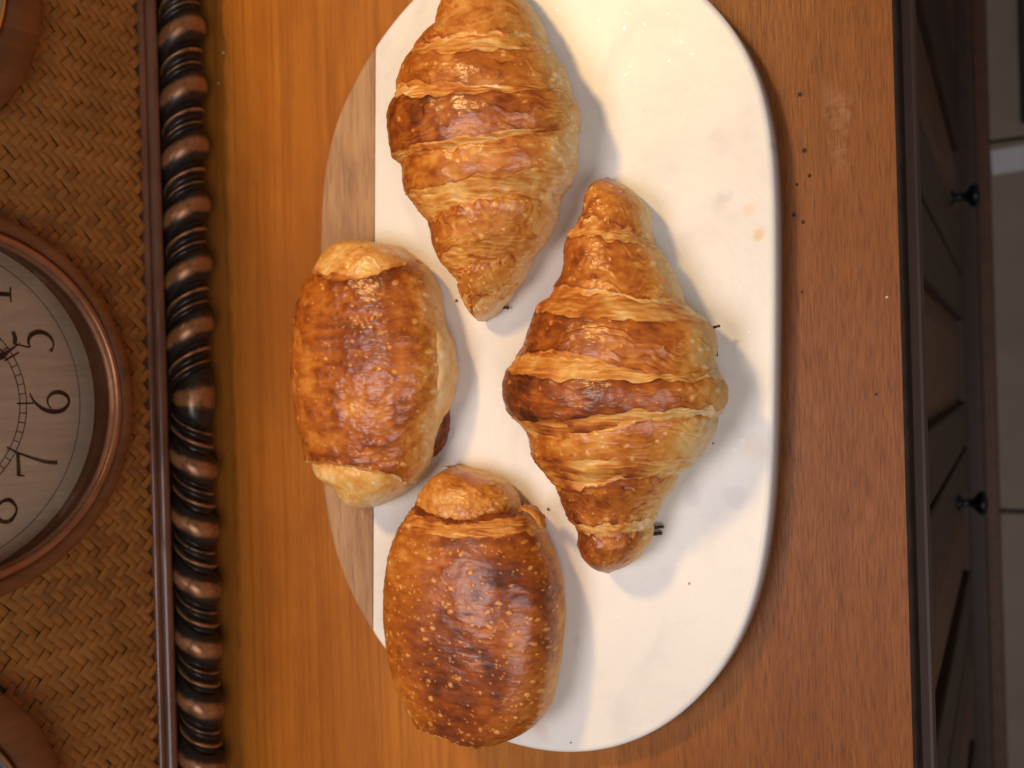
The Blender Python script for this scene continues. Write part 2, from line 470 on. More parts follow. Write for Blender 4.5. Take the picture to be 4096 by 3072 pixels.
def slab(name, P, mat, rad):
    area = .5 * np.sum(P[:, 0] * np.roll(P[:, 1], -1) - P[:, 1] * np.roll(P[:, 0], -1))
    if area < 0: P = P[::-1]
    bm = bmesh.new()
    vs_ = [bm.verts.new((p[0] - BC[0], p[1] - BC[1], 0)) for p in P]
    f = bm.faces.new(vs_)
    r = bmesh.ops.extrude_face_region(bm, geom=[f])
    for v in r['geom']:
        if isinstance(v, bmesh.types.BMVert): v.co.z = T_BOARD - .0005
    bmesh.ops.recalc_face_normals(bm, faces=bm.faces[:])
    te = [e for e in bm.edges if all(v.co.z > .005 for v in e.verts)]
    def on_joint(e): return all(abs((np.array(v.co[:2]) + BC - j0) @ jn) < .0004 for v in e.verts)
    outer = [e for e in te if not on_joint(e)]; inner = [e for e in te if on_joint(e)]
    bmesh.ops.bevel(bm, geom=outer, offset=rad, segments=5, affect='EDGES', profile=.5, clamp_overlap=False)
    me = bpy.data.meshes.new(name); bm.to_mesh(me); bm.free(); me.materials.append(mat)
    me.polygons.foreach_set('use_smooth', np.array([abs(p.normal.z) < .98 for p in me.polygons]))
    o = bpy.data.objects.new(name, me); C.objects.link(o); o.parent = board
    return o
slab('marble_slab', cut_loop(1), M_marble, .0022)
slab('wood_strip', cut_loop(-1), M_strip, .0018)

# ------------------------------------------------------------------ pastries
M_pastry = mat_pastry()
M_choc = mat_simple('dark_chocolate', (.055, .020, .011), .45, var=.5, scale=600, bump=.4)
RAMP_T = np.array([0, .22, .42, .58, .72, .86, 1.0])
RAMP_C = np.array([(.78, .60, .34), (.70, .40, .115), (.58, .225, .036), (.40, .112, .013), (.235, .052, .007), (.100, .024, .006), (.034, .011, .006)])
def crust(T):
    T = np.clip(T, 0, 1)
    return np.stack([np.interp(T, RAMP_T, RAMP_C[:, k]) for k in range(3)], -1)

PHI = np.radians(np.r_[np.linspace(-24, 204, 232), np.linspace(204, 336, 26)[1:-1]])
class Body:
    def __init__(s, tipA, tipB, left, right, H, q=.55, zfrac=.42, open_ends=False, nn=2.15):
        s.nn = nn
        s.base = T_BOARD + .0002; s.H = H; s.zf = zfrac
        zc0 = s.base + zfrac * H * .9
        A = on_z([tipA], zc0)[0]; B = on_z([tipB], zc0)[0]
        s.A = A[:2]; d = B[:2] - A[:2]; s.len = np.linalg.norm(d); s.e = d / s.len
        s.n = np.array([-s.e[1], s.e[0]]);  s.n = s.n if s.n[0] > 0 else -s.n
        PL_, PR_ = (left, right) if open_ends else ([tipA] + left + [tipB], [tipA] + right + [tipB])
        zl, zr = np.full(len(PL_), zc0), np.full(len(PR_), zc0)
        k = np.ones(9) / 9
        pad = lambda v: np.convolve(np.pad(v, 4, mode='edge'), k, 'valid')
        for it in range(4):
            def prj(pts, z):
                W = on_z(pts, z)[:, :2] - s.A
                return np.c_[W @ s.e, W @ s.n]
            l0, r0_ = prj(PL_, zl), prj(PR_, zr)
            l, r = l0[np.argsort(l0[:, 0])], r0_[np.argsort(r0_[:, 0])]
            lo_, hi_ = (min(l[0, 0], r[0, 0]), max(l[-1, 0], r[-1, 0]))
            s.gs = np.linspace(lo_, hi_, 600)
            L = np.interp(s.gs, l[:, 0], l[:, 1]); R = np.interp(s.gs, r[:, 0], r[:, 1])
            tp = np.clip((R - L) / .075, 0, 1); L = L + .0034 * tp; R = R - .0009 * tp
            s.c_ = pad((L + R) / 2); s.e_ = pad(np.maximum((R - L) / 2, .0003))
            s.h_ = pad(H * (s.e_ / s.e_.max()) ** q)
            zl = s.base + zfrac * np.interp(l0[:, 0], s.gs, s.h_); zr = s.base + zfrac * np.interp(r0_[:, 0], s.gs, s.h_)
        s.start, s.end = s.gs[0], s.gs[-1]; s.len = s.end - s.start if not open_ends else s.len
        ctr = s.A + s.gs[:, None] * s.e + s.c_[:, None] * s.n
        V = CAM[:2] - ctr
        s.ta_ = (V @ s.n) / (CAM[2] - s.base - zfrac * s.h_)
        b = (1 - zfrac) * s.h_
        s.a_ = np.sqrt(np.maximum(s.e_ ** 2 - (b * s.ta_) ** 2 * .8, (.62 * s.e_) ** 2))
    def at(s, sv, arr): return np.interp(sv, s.gs, arr)
    def w(s, sv, phi):
        a = s.at(sv, s.a_); b = (1 - s.zf) * s.at(sv, s.h_); ta = s.at(sv, s.ta_)
        al = np.arctan(ta); e = np.sqrt((a * np.cos(al)) ** 2 + (b * np.sin(al)) ** 2)
        return (a * np.cos(phi) * np.cos(al) - b * np.sin(phi) * np.sin(al)) / e
    def curve(s, pts, deg=3):
        """photo points across the pastry (left to right) -> polynomial s(w)"""
        W = on_z(pts, s.base + s.zf * s.H * .9)[:, :2] - s.A
        sv, lv = W @ s.e, W @ s.n
        out = []
        for p, a0, l0 in zip(pts, sv, lv):
            S, Lt = a0, l0
            for _ in range(3):
                e = s.at(S, s.e_); c = s.at(S, s.c_)
                wv = np.clip((Lt - c) / e, -1, 1) if _ == 0 else wv
                a = s.at(S, s.a_); h = s.at(S, s.h_); b = (1 - s.zf) * h; al = math.atan(s.at(S, s.ta_))
                beta = math.atan2(b * math.sin(al), a * math.cos(al))
                ph = math.acos(wv) - beta
                z = s.base + s.zf * h + b * max(math.sin(ph), -.2)
                Q = on_z([p], z)[0][:2] - s.A
                S = float(Q @ s.e)
            out.append((wv, S))
        out = np.array(out)
        return np.polyfit(out[:, 0], out[:, 1], min(deg, len(out) - 1))
    def point(s, S, phi, off):
        a = s.at(S, s.a_); h = s.at(S, s.h_)
        fade = np.clip(a / .010, 0, 1)
        off = off * fade
        cp, sp = np.cos(phi), np.sin(phi)
        bu = (1 - s.zf) * h; bl = s.zf * h
        nn = s.nn
        r = (np.abs(cp) ** nn + np.abs(sp) ** nn) ** (-1 / nn)
        x = (a + off) * cp * r
        zu = (bu + off) * sp * r
        zl = -bl * np.minimum(1.0, np.abs(sp) * 1.55) ** .9
        x = np.where(sp < 0, x * (1 - .16 * np.clip(-sp, 0, 1) ** 2), x)
        z = s.base + bl + np.where(sp >= 0, zu, zl)
        z = np.maximum(z, s.base)
        xy = s.A + S[..., None] * s.e + (s.at(S, s.c_) + x)[..., None] * s.n
        return np.concatenate([xy, z[..., None]], -1)

def blisters(P, rngb, n, r0, r1, mask_w=None):
    """height and paleness fields of small bubbles scattered over the vertices P"""
    flat = P.reshape(-1, 3); hgt = np.zeros(len(flat)); pale = np.zeros(len(flat))
    up = np.where((flat[:, 2] > T_BOARD + .008))[0] if mask_w is None else np.where(mask_w.ravel())[0]
    if len(up) == 0: return hgt.reshape(P.shape[:2]), pale.reshape(P.shape[:2])
    ctr = flat[rngb.choice(up, n)]
    rad = r0 * (r1 / r0) ** (rngb.random(n) ** 2.2)
    for c, r in zip(ctr, rad):
        dd = flat - c
        m = np.where((np.abs(dd[:, 0]) < r * 1.4) & (np.abs(dd[:, 1]) < r * 1.4))[0]
        if len(m) == 0: continue
        q = dd[m]; st = 1 + .5 * rngb.random()
        ang = rngb.random() * 3.14
        u = q[:, 0] * math.cos(ang) + q[:, 1] * math.sin(ang); v = (-q[:, 0] * math.sin(ang) + q[:, 1] * math.cos(ang)) * st
        k = np.clip(1 - (u ** 2 + v ** 2 + .2 * q[:, 2] ** 2) / r ** 2, 0, 1)
        hgt[m] += r * .26 * np.sqrt(k) * (k > 0); pale[m] = np.maximum(pale[m], np.clip(k * 2.2, 0, 1))
    return hgt.reshape(P.shape[:2]), pale.reshape(P.shape[:2])

def layer(name, parent, body, knots, origin, seed, toast=.6, pale_side=(.45, 1.05, .45), blist=(30, .0004, .0013), rough=.7, left_dark=0.0, dark_spots=None, wavy=.0014, slope_T=.39, flaky=.65):
    """knots: list of (curve poly, offset, kind, samples to the next); kind 's' = raw laminated slope, 't' = glazed top, 'h' = hidden"""
    rngb = np.random.default_rng(seed)
    cs = [np.asarray(k[0]) for k in knots]
    smid = np.mean([np.polyval(c, 0) for c in cs])
    wv = body.w(np.full_like(PHI, np.clip(smid, body.gs[0], body.gs[-1])), PHI)
    wob = np.stack([np.cos(PHI) * 6, np.sin(PHI) * 6, np.zeros_like(PHI)], -1)
    S, O, K, U = [], [], [], []
    for i, (c, o, kind, ns) in enumerate(knots[:-1]):
        c2, o2 = knots[i + 1][0], knots[i + 1][1]
        s0 = np.polyval(c, wv) + wavy * fbm(wob + i * 3.1 + seed, 3, seed + i)
        s1 = np.polyval(c2, wv) + wavy * fbm(wob + (i + 1) * 3.1 + seed, 3, seed + i + 1)
        last = i == len(knots) - 2
        t = np.linspace(0, 1, ns, endpoint=last)
        for tt in t:
            S.append(s0 + (s1 - s0) * tt); U.append(tt)
            if kind == 's': oo = o + (o2 - o) * (tt ** .8 if o2 > o else 1 - (1 - tt) ** .8)
            elif kind == 't': oo = o + (o2 - o) * tt + .0006 * math.sin(math.pi * min(1, max(0, tt)) ** .8)
            else: oo = o + (o2 - o) * tt
            O.append(np.full_like(PHI, oo)); K.append(np.full(len(PHI), {'s': 0, 't': 1, 'h': 2, 'd': 3}[kind]))
    S = np.clip(np.array(S), body.gs[0], body.gs[-1]); O = np.array(O); K = np.array(K); U = np.array(U)[:, None] * np.ones_like(S)
    PH = np.broadcast_to(PHI, S.shape)
    P = body.point(S, PH, O)
    wl = np.broadcast_to(wv, S.shape)
    n1 = fbm(P * 130, 4, seed); n2 = fbm(P * 420, 3, seed + 50)
    # stripes run along the rim: stretch noise across s
    q = np.stack([S * 1700 + n1 * 1.6, np.cos(PH) * 5.5 + n1 * .6, np.sin(PH) * 5.5], -1)
    stripe = vnoise(q, seed + 7); stripe2 = vnoise(q * np.array([.42, 1.3, 1.3]), seed + 9)
    vis = (K == 1) & (np.sin(PH) > .05)
    bh, bp = blisters(P, rngb, blist[0], blist[1], blist[2], vis)
    wr = fbm(np.stack([S * 420, np.cos(PH) * 7, np.sin(PH) * 7], -1), 3, seed + 21)     # wrinkles along the roll
    O2 = O + np.where(K == 1, .00042 * n1 * rough + .00010 * n2 * rough + .00020 * wr * rough + bh, .00030 * stripe + .0005 * stripe2 + .0004 * n1)
    lowf = fbm(np.stack([S * 60, np.cos(PH) * 2.2, np.sin(PH) * 2.2], -1) + seed, 2, seed + 33)
    ter = S * 360 + 2.6 * fbm(np.stack([S * 70, np.cos(PH) * 2.2, np.sin(PH) * 2.2], -1) - seed, 3, seed + 61)
    fr = ter - np.floor(ter); tm = np.clip(sstep(-.15, .55, fbm(np.stack([np.floor(ter) * 7.3, np.cos(PH) * 3.2, np.sin(PH) * 3.2], -1), 2, seed + 71)), 0, 1) * flaky
    O2 = O2 + np.where(K == 1, .00040 * tm * (1 - fr) * sstep(0, .06, fr), 0)
    # flaky thin edge where a top ends in a rim
    P = body.point(S, PH, O2)
    T = np.where(K == 1, toast + .12 * n1 + .02 * n2 + .09 * wr - .22 * bp, slope_T + .17 * stripe + .10 * stripe2 + .08 * n1 + .05 * n2 + .20 * lowf)
    rim = np.where(K == 1, np.exp(-(U / .05) ** 2) + np.exp(-((1 - U) / .06) ** 2), 0)
    T = T + .10 * rim + np.where(K == 1, tm * (.24 * np.exp(-(fr / .13) ** 2) - .16 * sstep(.45, .95, fr)), 0)
    T = np.where(K == 3, .74 + .1 * n1, T)  # kind 'd': shade of the crevice painted in as dark crust
    p0, p1, pa = pale_side
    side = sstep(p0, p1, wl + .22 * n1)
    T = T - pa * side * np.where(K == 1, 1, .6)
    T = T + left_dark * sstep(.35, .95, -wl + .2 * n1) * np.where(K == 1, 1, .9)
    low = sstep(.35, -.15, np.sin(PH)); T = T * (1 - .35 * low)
    if dark_spots:
        for (px, py, rr, am) in dark_spots:
            c = on_z([(px, py)], body.base + body.H * .8)[0]
            d = np.linalg.norm((P - c)[..., :2], axis=-1) / rr + .35 * n1
            T = T + am * sstep(1.0, .1, d) * (K == 1) * (1 - .6 * bp)
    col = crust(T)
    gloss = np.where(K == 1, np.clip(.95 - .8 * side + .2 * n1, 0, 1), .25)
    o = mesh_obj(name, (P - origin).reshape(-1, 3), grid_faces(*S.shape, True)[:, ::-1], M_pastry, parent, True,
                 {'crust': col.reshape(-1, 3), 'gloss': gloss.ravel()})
    return o

def Z(ox, oy, k, pts): return [(ox + x / k, oy + y / k) for x, y in pts]
D = lambda pts: [(x * 1.8517, y * 1.8517) for x, y in pts]

def croissant(name, label, body, upper, main, lower, group, seed, toasts, **kw):
    """upper: [J0, (R1, J1), (R2, J2) ..] from the far tip; main (R_top, R_bottom, J_bottom); lower: [(R, J), ...] to the near tip"""
    org = np.array([*(body.A + body.e * (body.start + body.end) / 2 + body.n * body.at((body.start + body.end) / 2, body.c_)), body.base])
    root = empty(name, tuple(org), label, 'croissant', group)
    tipA = np.array([body.start]); tipB = np.array([body.end])
    E = lambda c, d: np.polyadd(c, [d])
    J = None; ti = 0
    # far tip
    J0 = upper[0]
    layer('dough_layer', root, body, [(tipA, 0, 't', 66), (J0, -.0004, 'h', 6), (E(J0, .005), -.003, 'h', 2)], org, seed, toasts[ti], **kw); ti += 1
    prev = J0
    for R, Jn in upper[1:]:
        layer('dough_layer', root, body, [(E(prev, -.0006), -.0017, 's', 26), (R, .0005, 't', 56), (Jn, -.0004, 'h', 6), (E(Jn, .005), -.003, 'h', 2)], org, seed + ti * 31, toasts[ti], **kw)
        ti += 1; prev = Jn
    Rt, Rb, Jb = main
    layer('dough_layer', root, body, [(E(prev, -.0006), -.0017, 's', 28), (Rt, .0006, 't', 70), (Rb, .0006, 's', 28), (E(Jb, .0006), -.0017, 's', 2)], org, seed + ti * 31, toasts[ti], **kw)
    ti += 1; prev = Jb
    for R, Jn in lower:
        layer('dough_layer', root, body, [(E(prev, -.005), -.003, 'h', 6), (prev, -.0004, 't', 56), (R, .0005, 's', 26), (E(Jn, .0006), -.0017, 's', 2)], org, seed + ti * 31, toasts[ti], **kw)
        ti += 1; prev = Jn
    layer('dough_layer', root, body, [(E(prev, -.005), -.003, 'h', 6), (prev, -.0004, 't', 66), (tipB, 0, 't', 2)], org, seed + ti * 31, toasts[ti], **kw)
    return root, org

# --- croissant at the top edge
z1 = lambda p: Z(1480, 0, 2.404, p)
z2 = lambda p: Z(1480, 600, 2.304, p)
c1L = [(1835,-70)] + z1([(780,0),(690,100),(640,220),(610,370),(480,460),(400,560),(310,740),(250,870),(215,1010),(185,1150),(192,1330),(205,1500)]) + z2([(205,120),(285,230),(325,450),(420,600),(505,720),(555,800),(580,900),(650,1050),(765,1210),(830,1320),(880,1440),(940,1530)])
c1R = [(2085,-70)] + z1([(1560,0),(1640,110),(1705,230),(1760,390),(1825,530),(1905,650),(1950,770),(1985,910),(2025,1060),(2030,1200),(2015,1400)]) + z2([(1928,40),(1920,110),(1895,260),(1830,340),(1770,460),(1750,580),(1640,820),(1505,1000),(1400,1215),(1300,1360),(1160,1525)])
b1 = Body((1960, -130), (1927, 1286), c1L, c1R, .050)
cv = b1.curve
up1 = [cv(z1([(610,380),(900,335),(1200,320),(1450,350),(1755,395)])),
       (cv(z1([(405,555),(700,505),(1000,495),(1400,500),(1820,525)])), cv(z1([(265,850),(500,795),(950,790),(1200,825),(1600,840),(1965,880)]))),
       ]
main1 = (cv(z1([(215,1005),(450,930),(800,900),(1200,890),(1550,880),(1985,925)])),
         cv(z1([(205,1520),(480,1405),(750,1365),(1000,1312),(1400,1260),(1700,1232),(2022,1215)])),
         cv(z1([(225,1600),(500,1500),(800,1430),(1150,1375),(1500,1310),(2020,1262)])))
low1 = [(cv(z2([(325,440),(550,350),(850,290),(1150,235),(1450,200),(1900,185)])), cv(z2([(505,720),(600,620),(830,520),(1080,462),(1350,450),(1765,455)]))),
        (cv(z2([(635,1020),(740,930),(880,855),(1050,820),(1300,785),(1650,805)])), cv(z2([(765,1205),(900,1085),(1150,1042),(1350,1015),(1515,990)]))),
        (cv(z2([(840,1340),(1000,1305),(1150,1268),(1395,1210)])), cv(z2([(875,1430),(1050,1370),(1200,1330),(1330,1310)])))]
r1, o1 = croissant('croissant', 'long golden croissant cut off by the top of the picture, beside the wooden strip', b1, up1, main1, low1, 'croissants on the board', 11,
          [.45, .55, .65, .51, .50, .46, .24], pale_side=(.42, 1.0, .42), left_dark=.08)

# --- croissant on the right
z3 = lambda p: Z(1950, 680, 2.1686, p)
z4 = lambda p: Z(1950, 1400, 1.803, p)
c2L = z3([(1010,98),(960,116),(890,170),(845,260),(815,400),(740,510),(690,590),(668,690),(660,830),(620,940),(545,1020),(500,1130),(430,1170),(395,1240),(350,1370),(280,1540)]) + z4([(180,50),(130,140),(110,230),(112,330),(130,430),(190,510),(280,630),(315,760),(390,870),(455,960),(520,1040),(560,1140),(600,1230),(650,1300),(645,1370),(680,1460),(755,1540),(830,1578)])
c2R = z3([(1120,98),(1180,110),(1270,170),(1340,240),(1405,320),(1425,430),(1455,590),(1540,730),(1610,880),(1680,1000),(1725,1130),(1840,1220),(1930,1300),(1985,1400),(2010,1540)]) + z4([(1660,60),(1700,180),(1735,270),(1730,380),(1700,480),(1660,600),(1580,730),(1500,840),(1400,920),(1340,1020),(1260,1110),(1220,1200),(1210,1300),(1180,1400),(1095,1510),(1015,1565),(960,1585)])
b2 = Body((2440, 714), (2446, 2286), c2L, c2R, .052)
cv = b2.curve
up2 = [cv(z3([(810,420),(950,440),(1130,490),(1340,560),(1450,605)])),
       (cv(z3([(690,585),(850,595),(1050,620),(1300,665),(1510,730)])), cv(z3([(540,1020),(830,1040),(1200,1100),(1500,1130),(1725,1140)]))),
       (cv(z3([(400,1230),(620,1268),(1000,1300),(1300,1330),(1600,1330),(1920,1320)])), cv(z4([(180,55),(450,20),(720,40),(1000,125),(1270,190),(1480,185),(1690,130)])))]
main2 = (cv(z4([(130,158),(450,185),(700,238),(920,245),(1270,220),(1480,200),(1715,230)])),
         cv(z4([(150,470),(400,505),(700,495),(1000,455),(1300,430),(1700,430)])),
         cv(z4([(255,610),(480,640),(640,620),(850,580),(1100,530),(1690,505)])))
low2 = [(cv(z4([(330,785),(600,790),(900,795),(1150,800),(1560,750)])), cv(z4([(500,1010),(700,1000),(900,955),(1150,920),(1390,925)]))),
        (cv(z4([(605,1240),(750,1260),(900,1258),(1050,1230),(1215,1180)])), cv(z4([(655,1320),(800,1345),(950,1340),(1210,1300)])))]
r2, o2 = croissant('croissant', 'whole golden croissant at the right of the board with two dark stick ends poking out', b2, up2, main2, low2, 'croissants on the board', 47,
          [.50, .55, .62, .71, .50, .61, .63], pale_side=(.38, .98, .45), left_dark=.10)

# --- rolled chocolate pastries
z5 = lambda p: Z(1130, 920, 1.4556, p)
z6 = lambda p: Z(1480, 1820, 1.3595, p)
p1L = z5([(400,75),(300,110),(235,170),(180,240),(130,340),(95,450),(78,650),(72,900),(100,1130),(150,1330),(200,1420),(300,1480),(370,1570),(440,1605)])
p1R = z5([(600,70),(700,85),(800,160),(870,250),(905,340),(935,520),(960,640),(980,820),(972,950),(930,1100),(890,1230),(850,1380),(760,1510),(650,1585),(590,1605)])
b3 = Body(Z(1130, 920, 1.4556, [(490, 62)])[0], Z(1130, 920, 1.4556, [(510, 1617)])[0], p1L, p1R, .039, q=.40, nn=2.5)
cv = b3.curve
org3 = np.array([*(b3.A + b3.e * b3.len / 2 + b3.n * b3.at(b3.len / 2, b3.c_)), b3.base])
root3 = empty('chocolate_pastry', tuple(org3), 'glossy rolled pastry lying over the wooden strip on the left', 'pastry', 'rolled pastries on the board')
E = lambda c, d: np.polyadd(c, [d])
t3 = cv(z5([(175,245),(330,268),(560,238),(720,190),(820,175)])); u3 = cv(z5([(160,1360),(300,1368),(420,1400),(640,1440),(770,1490)]))
layer('inner_roll', root3, b3, [(np.array([b3.start]), 0, 't', 60), (t3, -.0012, 'h', 4), (E(t3, .006), -.004, 'h', 2)], org3, 201, .30, blist=(10, .0005, .0012), pale_side=(.6, 1.1, .1))
layer('inner_roll', root3, b3, [(E(u3, -.006), -.004, 'h', 4), (u3, -.0012, 't', 60), (np.array([b3.end]), 0, 't', 2)], org3, 207, .20, blist=(8, .0005, .0012), pale_side=(.6, 1.1, .1))
layer('outer_layer', root3, b3, [(t3, -.0030, 's', 5), (E(t3, .0012), .0004, 't', 300), (E(u3, -.0012), .0004, 's', 5), (u3, -.0030, 's', 2)], org3, 211, .58,
      blist=(150, .0004, .0016), pale_side=(.52, .92, .42), rough=1.0, flaky=.25, dark_spots=[(1490, 1300, .030, .12), (1440, 1430, .020, .08), (1560, 1080, .014, .10), (1500, 1790, .014, .06)])
# pale flap of dough showing under the right side, and a burnt foot
def blob_strip(name, parent, org, pts, z0, z1, wid, mat_T, seed, n=40):
    """a curved tongue of dough along photo points, standing z0..z1 high, bulging wid outwards"""
    W = on_z(pts, (z0 + z1) / 2)[:, :2]
    d = np.r_[0, np.cumsum(np.linalg.norm(np.diff(W, axis=0), axis=1))]
    t = np.linspace(0, d[-1], n); L = np.c_[np.interp(t, d, W[:, 0]), np.interp(t, d, W[:, 1])]
    tg = np.gradient(L, axis=0); tg /= np.linalg.norm(tg, axis=1)[:, None]; nr = np.c_[-tg[:, 1], tg[:, 0]]
    nr[nr[:, 0] < 0] *= -1
    m = 28; a = np.linspace(0, 2 * np.pi, m, endpoint=False)
    env = np.sin(np.linspace(.02, np.pi - .02, n)) ** .4
    x = (np.cos(a)[None] * wid * env[:, None]); z = (z0 + z1) / 2 + np.sin(a)[None] * (z1 - z0) / 2 * env[:, None]
    P = np.concatenate([L[:, None, :] + nr[:, None, :] * x[..., None], z[..., None]], -1)
    nn = fbm(P * 300, 4, seed); P = P + (nr[:, None, :] * (nn * .0008)[..., None]).repeat(1, 1) @ np.eye(2, 3) 
    P[..., 2] += .0006 * vnoise(P * 260, seed + 3)
    T = mat_T + .14 * nn
    return mesh_obj(name, (P - org).reshape(-1, 3), grid_faces(n, m, True), M_pastry, parent, True, {'crust': crust(T).reshape(-1, 3), 'gloss': np.full(n * m, .3)})
blob_strip('dough_flap', root3, org3, z5([(890,520),(925,620),(950,730),(955,830),(945,930),(915,1040),(880,1130)]), T_BOARD + .006, T_BOARD + .022, .0035, .12, 5)
blob_strip('burnt_foot', root3, org3, z5([(945,1010),(935,1110),(915,1210),(870,1290),(845,1330)]), T_BOARD + .0006, T_BOARD + .010, .0035, .80, 6)

# near pastry: inner roll showing at its far end, outer sheet around it
p2iL = z6([(400,62),(345,115),(300,165),(262,210),(245,260),(255,330),(280,500)])
p2iR = z6([(600,82),(740,142),(800,215),(822,290),(826,380),(830,500)])
b4i = Body(z6([(470, 55)])[0], z6([(555, 560)])[0], p2iL, p2iR, .030, q=.35)
p2L = z6([(238,235),(205,300),(150,390),(110,520),(88,700),(90,880),(110,1060),(140,1190),(210,1330),(288,1450),(335,1515),(390,1550),(450,1567)])
p2R = z6([(868,280),(930,330),(955,440),(1008,570),(1040,700),(1055,900),(1032,1150),(1005,1300),(985,1390),(950,1440),(905,1488),(830,1528),(760,1552),(710,1562)])
b4 = Body(z6([(540, 300)])[0], z6([(560, 1607)])[0], p2L, p2R, .046, q=.45, open_ends=False)
# keep the far end open and wide
b4o = Body(z6([(540, 235)])[0], z6([(560, 1607)])[0], p2L, p2R + z6([(660, 1568)]), .039, q=.38, open_ends=True, nn=2.6)
cv = b4o.curve
org4 = np.array([*(b4o.A + b4o.e * b4o.len / 2 + b4o.n * b4o.at(b4o.len / 2, b4o.c_)), b4o.base])
root4 = empty('chocolate_pastry', tuple(org4), 'biggest, darkest rolled pastry with pale blisters at the near end of the board', 'pastry', 'rolled pastries on the board')
ci = b4i
layer('inner_roll', root4, b4i, [(np.array([b4i.start]), 0, 't', 110), (np.array([b4i.end - .001]), 0, 't', 2)], org4, 301, .45, blist=(25, .0006, .0016), pale_side=(.6, 1.1, .25), rough=1.5)
t4 = cv(z6([(240,245),(275,300),(350,342),(500,352),(650,345),(780,318),(875,290)]))
v4 = cv(z6([(175,360),(300,430),(500,448),(650,446),(800,425),(950,415)]))
w4 = cv(z6([(285,1470),(400,1540),(520,1556),(700,1545),(860,1500),(950,1450)]))
endv = np.array([b4o.gs[-1]])
layer('outer_layer', root4, b4o, [(E(t4, .004), -.0090, 's', 4), (t4, -.0042, 'd', 8), (E(t4, .0006), -.0012, 'd', 5), (E(t4, .0016), -.0009, 's', 34), (v4, .0004, 't', 330), (w4, .0006, 's', 6), (E(w4, .0012), -.0024, 's', 2)], org4, 311, .54,
      blist=(560, .00035, .0014), pale_side=(.80, 1.12, .25), rough=.42,
      dark_spots=[(2060, 2320, 0.0195, 0.20), (2190, 2425, 0.0130, 0.19), (1770, 2550, 0.0351, 0.17), (1900, 2790, 0.0338, 0.16), (1800, 2860, 0.0234, 0.11), (2170, 2590, 0.0130, 0.14), (2010, 2700, 0.0169, 0.11), (1920, 2230, 0.0260, 0.11), (1960, 2500, 0.0390, 0.07)], slope_T=.46, flaky=.15)
layer('inner_roll', root4, b4o, [(E(w4, -.008), -.003, 'h', 4), (E(w4, -.001), -.0014, 's', 24), (E(w4, .0030), -.0034, 's', 10), (E(w4, .0042), -.018, 's', 2)], org4, 331, .2, blist=(6, .0005, .001))
# small torn flap standing at the right of the opening
blob_strip('dough_flap', root4, org4, z6([(815,300),(850,280),(890,300),(930,345),(945,400)]), T_BOARD + .016, T_BOARD + .025, .0013, .45, 8)

# --- chocolate ends and crumbs
def stick(name, parent, org, p0, p1, z, w, hgt, seed):
    a, b = on_z([p0, p1], z)[:, :2]
    d = (b - a); L = np.linalg.norm(d); d /= L; nn = np.array([-d[1], d[0]])
    n = 8; V = []
    rg_ = np.random.default_rng(seed)
    for i in range(n):
        c = a + d * L * i / (n - 1)
        for k in range(8):
            an = k / 8 * 2 * math.pi + .39
            V.append((*(c + nn * math.cos(an) * w * (1 + .25 * rg_.normal())), z + math.sin(an) * hgt * (1 + .2 * rg_.normal())))
    V = np.array(V) - org
    F = [tuple(f) for f in grid_faces(n, 8, True)] + [tuple(range(7, -1, -1)), tuple(range((n - 1) * 8, n * 8))]
    return mesh_obj(name, V, F, M_choc, parent, False)
zt = T_BOARD + .0022
stick('chocolate_stick', r2, o2, (2590, 2112), (2655, 2106), zt, .0006, .0006, 1)
stick('chocolate_stick', r2, o2, (2590, 2136), (2648, 2132), zt, .0007, .0006, 2)
stick('chocolate_stick', r2, o2, (2790, 1328), (2880, 1303), T_BOARD + .010, .0005, .0005, 3)
stick('chocolate_stick', r2, o2, (2858, 1345), (2866, 1425), T_BOARD + .006, .0006, .0010, 4)
stick('chocolate_stick', r1, o1, (2000, 1228), (2035, 1232), zt, .0006, .0006, 5)
def crumb(px, r, label, mat, z=T_BOARD, seed=0):
    c = on_z([px], z)[0]
    bm = bmesh.new(); bmesh.ops.create_icosphere(bm, subdivisions=1, radius=r)
    rg_ = np.random.default_rng(seed)
    for v in bm.verts: v.co *= 1 + .3 * rg_.normal(); v.co.z *= .5
    zmin = min(v.co.z for v in bm.verts)
    for v in bm.verts: v.co.z -= zmin
    me = bpy.data.meshes.new('crumb'); bm.to_mesh(me); bm.free(); me.materials.append(mat)
    o = bpy.data.objects.new('crumb', me); C.objects.link(o); o.location = (c[0], c[1], z + .0001)
    tag(o, label, 'crumb', 'crumbs'); return o
M_crumb = mat_simple('toasted_crumb', (.22, .08, .025), .7, var=.4, scale=900, bump=0)
M_lint = mat_simple('pale_crumb', (.62, .45, .28), .8, var=.3, scale=900, bump=0)
crumb((1828, 1203), .0007, 'brown crumb between the left pastry and the tip of the long croissant', M_crumb, seed=1)
crumb((2195, 2038), .0006, 'brown crumb between the near pastry and the right croissant', M_crumb, seed=2)
crumb((2757, 2335), .0004, 'dark speck on marble below the near tip of the right croissant', M_crumb, seed=3)
crumb((2284, 2970), .0004, 'brown crumb at the near end of the marble', M_crumb, seed=4)
crumb((2853, 1775), .0004, 'dark speck on marble to the right of the whole croissant', M_crumb, seed=5)
crumb((896, 212), .0007, 'pale crumb on the sideboard near the top of the rope moulding', M_lint, 0, 6)
crumb((876, 332), .0006, 'pale crumb in the shadow of the rope moulding', M_lint, 0, 7)
crumb((3548, 1190), .0005, 'pale crumb on the wood near the front edge', M_lint, 0, 8)

